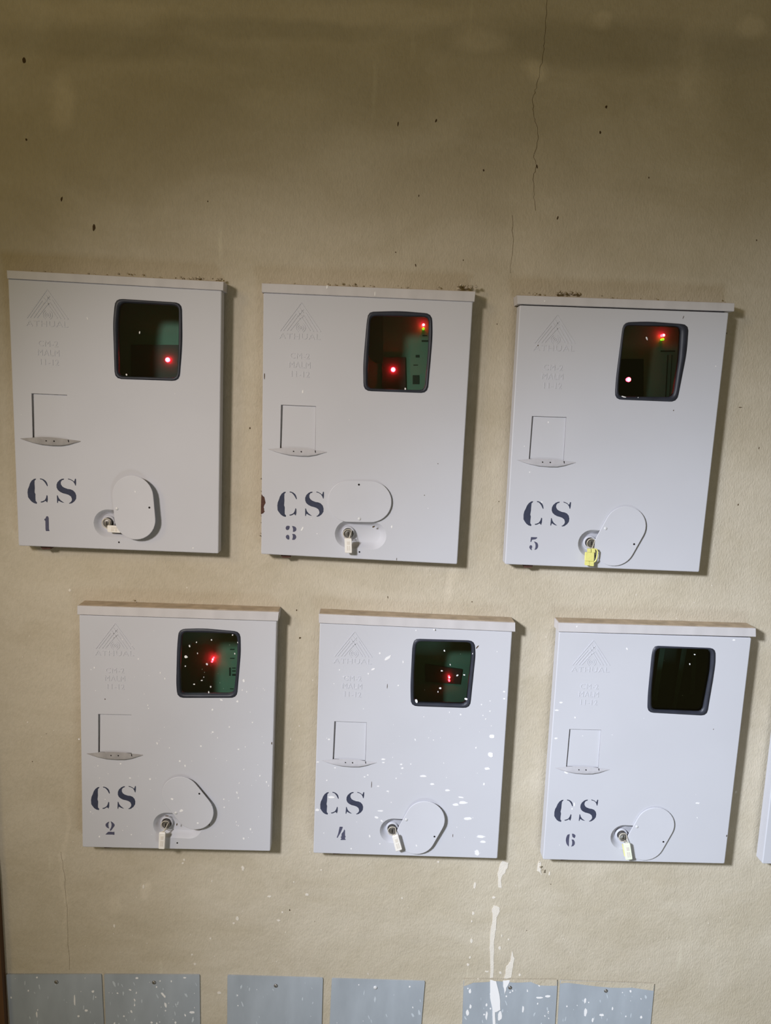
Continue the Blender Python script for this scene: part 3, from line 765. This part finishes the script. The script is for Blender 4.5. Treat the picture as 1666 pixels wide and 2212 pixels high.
# ------------------------------------------------------------------ meters seen through the windows
MY = -T + DEPTH
METLAB = {1: 'green-grey electricity meter with black lower cover behind the CS 1 window', 3: 'green-grey electricity meter with brown side panel behind the CS 3 window',
          5: 'green-grey electricity meter with thin dark line behind the CS 5 window', 2: 'green-grey electricity meter with a paired red lamp behind the paint-specked CS 2 window',
          4: 'green-grey electricity meter with tilted black card behind the CS 4 window', 6: 'unlit dark green meter with pale upright reflection strips behind the CS 6 window'}
def quadslab(name, pts, y, th, mt, parent):
    m = MB(); m.slab([G(px, py, y) for px, py in pts], 0, th); return m.obj(name, mt, parent)
for k in (1, 3, 5, 2, 4, 6):
    b = BOX[k]; z = b['z']; wc = z(b['wo']); cxp = sum(p[0] for p in wc) / len(wc); cyp = sum(p[1] for p in wc) / len(wc)
    c = G(cxp, cyp, MY); D = [Fp(*p) for p in b['door']]
    x0, x1 = max(D[0].x, D[3].x) + .016, min(D[1].x, D[2].x) - .014
    x0 = max(x0, c.x - .085); x1 = min(x1, c.x + .085)
    z0, z1_ = c.z - .115, min(c.z + .10, min(D[0].z, D[1].z) - .012)
    root = empty('electricity_meter', Vector(((x0 + x1) / 2, MY + .02, z0)))
    tag(root, METLAB[k], 'electricity meter', 'electricity meters behind the box windows')
    m = MB(); q = rounded([Vector((x0, MY, z1_)), Vector((x1, MY, z1_)), Vector((x1, MY, z0)), Vector((x0, MY, z0))], .006, 4)
    m.slab(q, -.0205, 0)
    body = m.obj('meter_body', M_meterdark if k == 6 else M_meter, root)
    Zq = lambda pts: z(pts)
    if k == 1: quadslab('dark_card', Zq([(880,570),(1225,572),(1215,830),(880,820)]), MY, .004, M_card, root)
    if k == 3:
        quadslab('side_panel', Zq([(770,270),(885,272),(888,600),(840,600),(795,560),(785,480)]), MY - .03, .002, M_brownp, root)
        quadslab('dark_card', Zq([(880,560),(1035,560),(1040,800),(880,800)]), MY, .003, M_card, root)
        m = MB()
        for r in ((1150,412,1182,420),(1145,446,1188,458),(1105,545,1130,562),(1085,680,1130,740),(1090,610,1120,616)):
            m.slab([G(px, py, MY) for px, py in Zq([(r[0],r[1]),(r[2],r[1]),(r[2],r[3]),(r[0],r[3])])], 0, .0006)
        m.obj('printed_mark', M_mark, root)
    if k == 5:
        quadslab('dark_card', Zq([(725,455),(905,455),(905,730),(720,730)]), MY, .003, M_card, root)  # dark card added where the left of this window lies in shade
        m = MB()
        for r in ((1010,404,1095,413),(1050,430,1056,690),(1075,430,1079,690)):
            m.slab([G(px, py, MY) for px, py in Zq([(r[0],r[1]),(r[2],r[1]),(r[2]-14*(r[3]>600),r[3]),(r[0]-14*(r[3]>600),r[3])])], 0, .0006)
        m.obj('printed_mark', M_mark, root)
    if k == 2:
        m = MB()
        for r in ((1190,405,1222,412),(1190,470,1222,476),(1183,540,1195,598),(1205,540,1230,546),(1205,560,1230,568),(1205,585,1230,598),(1190,690,1215,695)):
            m.slab([G(px, py, MY) for px, py in Zq([(r[0],r[1]),(r[2],r[1]),(r[2],r[3]),(r[0],r[3])])], 0, .0006)
        m.obj('printed_mark', M_mark, root)
    if k == 4:
        quadslab('black_card', Zq([(930,445),(1193,482),(1178,588),(930,570)]), MY, .003, M_card, root)
    if k == 6:
        for q in ([(905,280),(940,280),(885,640),(850,640)], [(1055,280),(1090,280),(1010,720),(985,720)], [(1130,280),(1155,280),(1140,600),(1110,600)]):
            quadslab('reflection_strip', Zq(q), MY - .012, .0015, M_band, root)  # pale slabs stand in for streaks reflected in the pane
    def lamp(name, px, py, r, mt, hot=None, yy=None):
        yy = MY - .0080 if yy is None else yy
        p = G(*z([(px, py)])[0], yy)
        bm = bmesh.new(); bmesh.ops.create_uvsphere(bm, u_segments=14, v_segments=8, radius=r)
        vs = [p + v.co for v in bm.verts]; fs = [tuple(v.index for v in f_.verts) for f_ in bm.faces]; bm.free()
        m_ = MB(); m_.add(vs, fs)
        m_.disc(p + Vector((0, .004, 0)), r * .8, -.0055, .002, 10)
        o = m_.obj(name, mt, root, smooth=True)
        if hot:
            bm = bmesh.new(); bmesh.ops.create_uvsphere(bm, u_segments=10, v_segments=6, radius=r * .6)
            vs = [p + v.co + Vector((0, -r * .62, 0)) for v in bm.verts]; fs = [tuple(v.index for v in f_.verts) for f_ in bm.faces]; bm.free()
            m_ = MB(); m_.add(vs, fs); m_.obj('lamp_core', hot, o, smooth=True)
        return o
    if k == 1: lamp('red_lamp', 1118, 670, .0036, M_red, M_redhot)
    if k == 3:
        lamp('red_lamp', 955, 643, .0036, M_red, M_redhot); lamp('red_lamp', 1157, 345, .0024, M_redlow, M_redhot); lamp('green_lamp', 1157, 370, .0019, M_green)
    if k == 5:
        quadslab('dark_card', Zq([(725,455),(905,455),(905,730),(720,730)]), MY, .003, M_card, root)  # the added dark card again, behind the lamp
        lamp('red_lamp', 820, 577, .0036, M_red, M_redhot); lamp('red_lamp', 1027, 314, .0024, M_redlow, M_redhot); lamp('green_lamp', 1025, 338, .0019, M_green)
    if k == 2: lamp('red_lamp', 1066, 479, .0016, M_redlow, M_redhot); lamp('red_lamp', 1060, 497, .0016, M_redlow)
    if k == 4: lamp('red_lamp', 1102, 543, .0018, M_redlow, M_redhot); lamp('red_lamp', 1102, 568, .0016, M_redlow)

# ------------------------------------------------------------------ seals hanging from the locks
def seal(k, zz, quad, h, mt, label, extra=None):
    lock = Fp(*BOX[k]['lock']); P = [Fp(*q) for q in zz(quad)]
    cz = min(p.z for p in P); root = empty('security_seal', Vector((lock.x, -T - h, cz)))
    tag(root, label, 'seal', 'plastic security seals on the locks')
    # the tag stands off the door by h: same pixel, nearer plane
    P = [G(*q, -T - h) for q in zz(quad)]
    body = rounded(P, .0016, 4); c = sum(body, Vector()) / len(body)
    m = MB(); m.rings([[p + Vector((0, .0016, 0)) for p in body], [p + Vector((0, -.0010, 0)) for p in body], [c + (p - c) * .93 + Vector((0, -.0016, 0)) for p in body]], True, True)
    bd = m.obj('seal_tag', mt, root)
    m = MB()
    for v0, v1, uu in ((.2, .42, (.3, .72)), (.5, .82, (.28, .46)), (.5, .82, (.56, .72))):
        q = [lerp4(P, uu[0], v0), lerp4(P, uu[1], v0), lerp4(P, uu[1], v1), lerp4(P, uu[0], v1)]
        m.slab(q, .0012, .0019)
    if mt is not M_tagy: m.obj('printed_mark', M_print, bd)
    # loop of clear wire from the tag's head around the lock
    head = (P[0] + P[1]) / 2 if extra != 'side' else (P[0] + P[3]) / 2
    path = []
    dirv = (head - lock); 
    for i in range(15):
        t = i / 14; a = math.pi * (t * 1.5 + .25)
        path.append(Vector((lock.x + .0070 * math.cos(a) * (1 if dirv.x >= 0 or True else -1), -T - .0010 - .001 * math.sin(t * 3), lock.z + .0070 * math.sin(a))))
    path = [head + Vector((.0015, 0, 0))] + path + [head + Vector((-.0015, 0, 0))]
    m = MB(); m.tube(path, .0006, 6); m.obj('seal_loop', M_wire, root, smooth=True)
    return root, P
seal(1, Z(10.41, 200, 1010), [(335,1295),(640,1312),(640,1468),(342,1450)], .0020, M_tagw, 'cream seal tag turned sideways, tucked under the oval cover of CS 1', 'side')
seal(2, Z(9.8, 320, 1660), [(235,1350),(372,1350),(352,1702),(223,1695)], .0100, M_tagw, 'slim cream seal tag hanging straight down from the lock of CS 2')
seal(3, Z(10.41, 700, 1020), [(462,1485),(625,1490),(632,1818),(474,1815)], .0110, M_tagw, 'cream seal tag below the lock of CS 3, under the level oval cover')
seal(4, Z(9.8, 810, 1700), [(365,1045),(490,1002),(580,1318),(445,1362)], .0110, M_tagw, 'white seal tag leaning to the right below the lock of CS 4')
r6, P6 = seal(6, Z(9.8, 1300, 1720), [(460,1002),(598,992),(652,1328),(510,1348)], .0100, M_tagg, 'greenish white seal tag hanging from the lock of CS 6')
m = MB(); q = [G(x, y, -T - .008) for x, y in Z(9.8, 1300, 1720)([(428,1010),(445,1010),(490,1258),(476,1262)])]; m.slab(q, 0, .0012); m.obj('seal_leg', M_tagy, r6)
zy = Z(9.256, 1230, 1060)
r5, P5 = seal(5, zy, [(318,1228),(500,1232),(490,1410),(308,1400)], .0080, M_tagy, 'chunky yellow plastic seal hanging from the lock of CS 5')
for nm, q in (('seal_head', [(358,1152),(425,1152),(425,1228),(356,1225)]), ('seal_head', [(440,1150),(505,1150),(512,1232),(440,1230)]), ('seal_foot', [(308,1402),(395,1406),(392,1490),(303,1482)]), ('seal_foot', [(402,1408),(486,1410),(480,1503),(398,1495)])):
    m = MB(); m.slab(rounded([G(x, y, -T - .0078) for x, y in zy(q)], .001, 3), 0, .0024); m.obj(nm, M_tagy, r5)
m = MB(); m.tube([G(x, y, -T - .008) for x, y in zy([(505,1165),(545,1170),(568,1215),(560,1290),(550,1350),(530,1400),(495,1430)])], .0011, 8); m.obj('seal_loop', M_tagy, r5, smooth=True)

# ------------------------------------------------------------------ sheet plates at the foot of the picture
PL = [([(15,2103),(220,2103),(226,2212),(26,2212)], (122,2121), 'blue-grey sheet plate at the far left, beside the brown frame'),
      ([(226,2103),(432,2104),(434,2212),(231,2212)], (333,2122), 'blue-grey sheet plate, right half of the left pair, below CS 2'),
      ([(492,2105),(698,2111),(695,2212),(492,2212)], (596,2129), 'blue-grey sheet plate, left half of the middle pair, chalky left side'),
      ([(717,2112),(918,2118),(911,2212),(711,2212)], (811,2133), 'blue-grey sheet plate, right half of the middle pair, shiny screw'),
      ([(1002,2116),(1204,2117),(1200,2212),(1001,2212)], (1102,2133), 'blue-grey sheet plate below CS 4 with a thick white paint run'),
      ([(1210,2117),(1413,2125),(1405,2212),(1207,2212)], (1309,2140), 'blue-grey sheet plate, last on the right, overpainted top edge')]
zpl = Z(3.204, 960, 1840)
for i, (q, sp, lab) in enumerate(PL):
    tl, tr_, br, bl = [G(x, y, 0) for x, y in q]
    k_ = .30 / (tl - bl).length
    BL = tl + (bl - tl) * k_; BR = tr_ + (br - tr_) * k_; BR.x = tr_.x + (BL.x - tl.x) * .5; BL.x = tl.x + (BL.x - tl.x) * .5
    if i == 5 or i == 3: BR.x -= .004
    P = [tl, tr_, BR, BL]; cen = sum(P, Vector()) / 4
    root = empty('cover_plate', Vector((cen.x, 0, BL.z))); tag(root, lab, 'plate', 'blue-grey sheet plates below the boxes')
    m = MB(); rr = rough_poly(rounded(P, .002, 3), 3, .0001)
    m.slab(rounded(P, .0015, 3), -.0005, .0022)
    sh = m.obj('sheet', M_plate, root)
    s_ = G(*sp, -.0022); m = MB(); m.disc(s_, .0032, -.0004, .0008, 16, .0012); m.obj('screw', M_scr if i == 3 else M_lock, root, smooth=True)
    # scuffs and drops
    m = MB(); m2 = MB()
    n_ = (26, 46, 34, 22, 30, 36)[i]
    for j in range(n_):
        u, v = random.random() ** (1.8 if i == 2 else 1), random.uniform(.03, .5)
        p = lerp4(P, .03 + .94 * u, v) + Vector((0, -.0022, 0))
        L_ = random.uniform(.0008, .0055); 
        m.slab(blob(p, L_ * random.uniform(.14, .35), L_, random.uniform(-.25, .5), 8, .4), -.0001, .00012)
    for j in range((10, 30, 10, 8, 16, 14)[i]):
        p = lerp4(P, random.uniform(.03, .97), random.uniform(.02, .5)) + Vector((0, -.0022, 0)); r = random.uniform(.0005, .0018)
        m2.slab(blob(p, r * random.uniform(.5, 1), r * random.uniform(.8, 1.6), random.uniform(-.5, .5), 8), -.0001, .0002)
    tag(m.obj('scuff', M_platesc, root), kind='stuff')
    if i == 1:
        for (x, y, a, b_, an) in [(1050,860,8,24,35),(845,967,6,13,25),(866,893,5,11,20),(1065,925,7,20,15),(1235,972,17,9,0),(880,752,10,8,0),(1188,750,10,6,0),(797,997,6,7,0),(1128,1038,8,10,0),(1190,990,5,12,20),(975,1038,8,8,0),(837,828,10,5,-20)]:
            m2.slab(blob(G(x / 2.975, 1860 + y / 2.975, -.0022), a / 4165, b_ / 4165, math.radians(an)), -.0001, .0002)
    if i == 0:
        for (x, y, a, b_) in [(480,895,6,45),(555,960,10,9),(505,997,8,8),(598,838,9,10),(236,985,5,22),(238,748,6,6)]:
            m2.slab(blob(G(x / 2.975, 1860 + y / 2.975, -.0022), a / 4165, b_ / 4165), -.0001, .0002)
    if i == 4:
        for poly in ([(318,885),(360,895),(385,1000),(388,1090),(350,1110),(355,1192),(335,1192),(335,1090),(318,1010)], [(405,888),(455,888),(430,940),(420,985),(408,930)]):
            m2.slab(rough_poly([G(x, y, -.0022) for x, y in zpl(poly)], 3, .0005), -.0001, .0008)
        for (x, y, a, b_) in [(178,965,9,17),(182,1072,8,18),(160,1112,11,25),(292,1135,8,35),(385,1135,15,40),(430,1000,5,6),(293,1060,6,12),(545,1090,7,30),(320,1085,5,8),(660,1010,22,7),(715,1000,20,9)]:
            m2.slab(blob(G(*zpl([(x, y)])[0], -.0022), a / 4260, b_ / 4260), -.0001, .0002)
        m3 = MB(); m3.slab(rough_poly([G(x, y, -.0022) for x, y in zpl([(136,882),(780,886),(780,925),(660,925),(600,900),(480,905),(360,895),(200,905),(136,930)])], 2, .0004), -.0001, .0004); m3.obj('wall_paint_overlap', M_wall, root)
    if i == 5:
        m3 = MB(); m3.slab(rough_poly([G(x, y, -.0022) for x, y in zpl([(805,892),(1453,914),(1445,962),(1300,940),(1150,940),(1000,925),(860,905),(805,910)])], 2, .0004), -.0001, .0004); m3.obj('wall_paint_overlap', M_wall, root)
        for (x, y, a, b_) in [(975,1030,7,22),(978,1110,10,35),(1027,1165,7,18),(1290,965,7,9),(1165,1085,5,14),(1090,1130,16,10),(1363,1145,8,10)]:
            m2.slab(blob(G(*zpl([(x, y)])[0], -.0022), a / 4260, b_ / 4260), -.0001, .0002)
    tag(m2.obj('paint_speck', M_white, root), kind='stuff')

# ------------------------------------------------------------------ brown frame at the left edge
a, c = G(2, 1880, 0), G(21, 2212, 0)
m = MB(); q = [Vector((a.x - .09, 0, WALL_Z[0])), Vector((c.x, 0, WALL_Z[0])), Vector((c.x - .002, 0, c.z)), Vector((a.x - .002, 0, a.z)), Vector((a.x - .005, 0, a.z + .05)), Vector((a.x - .02, 0, WALL_Z[1])), Vector((a.x - .09, 0, WALL_Z[1]))]
m.slab(q, 0, .012)
tag(m.obj('trim_1', M_wood), kind='structure')
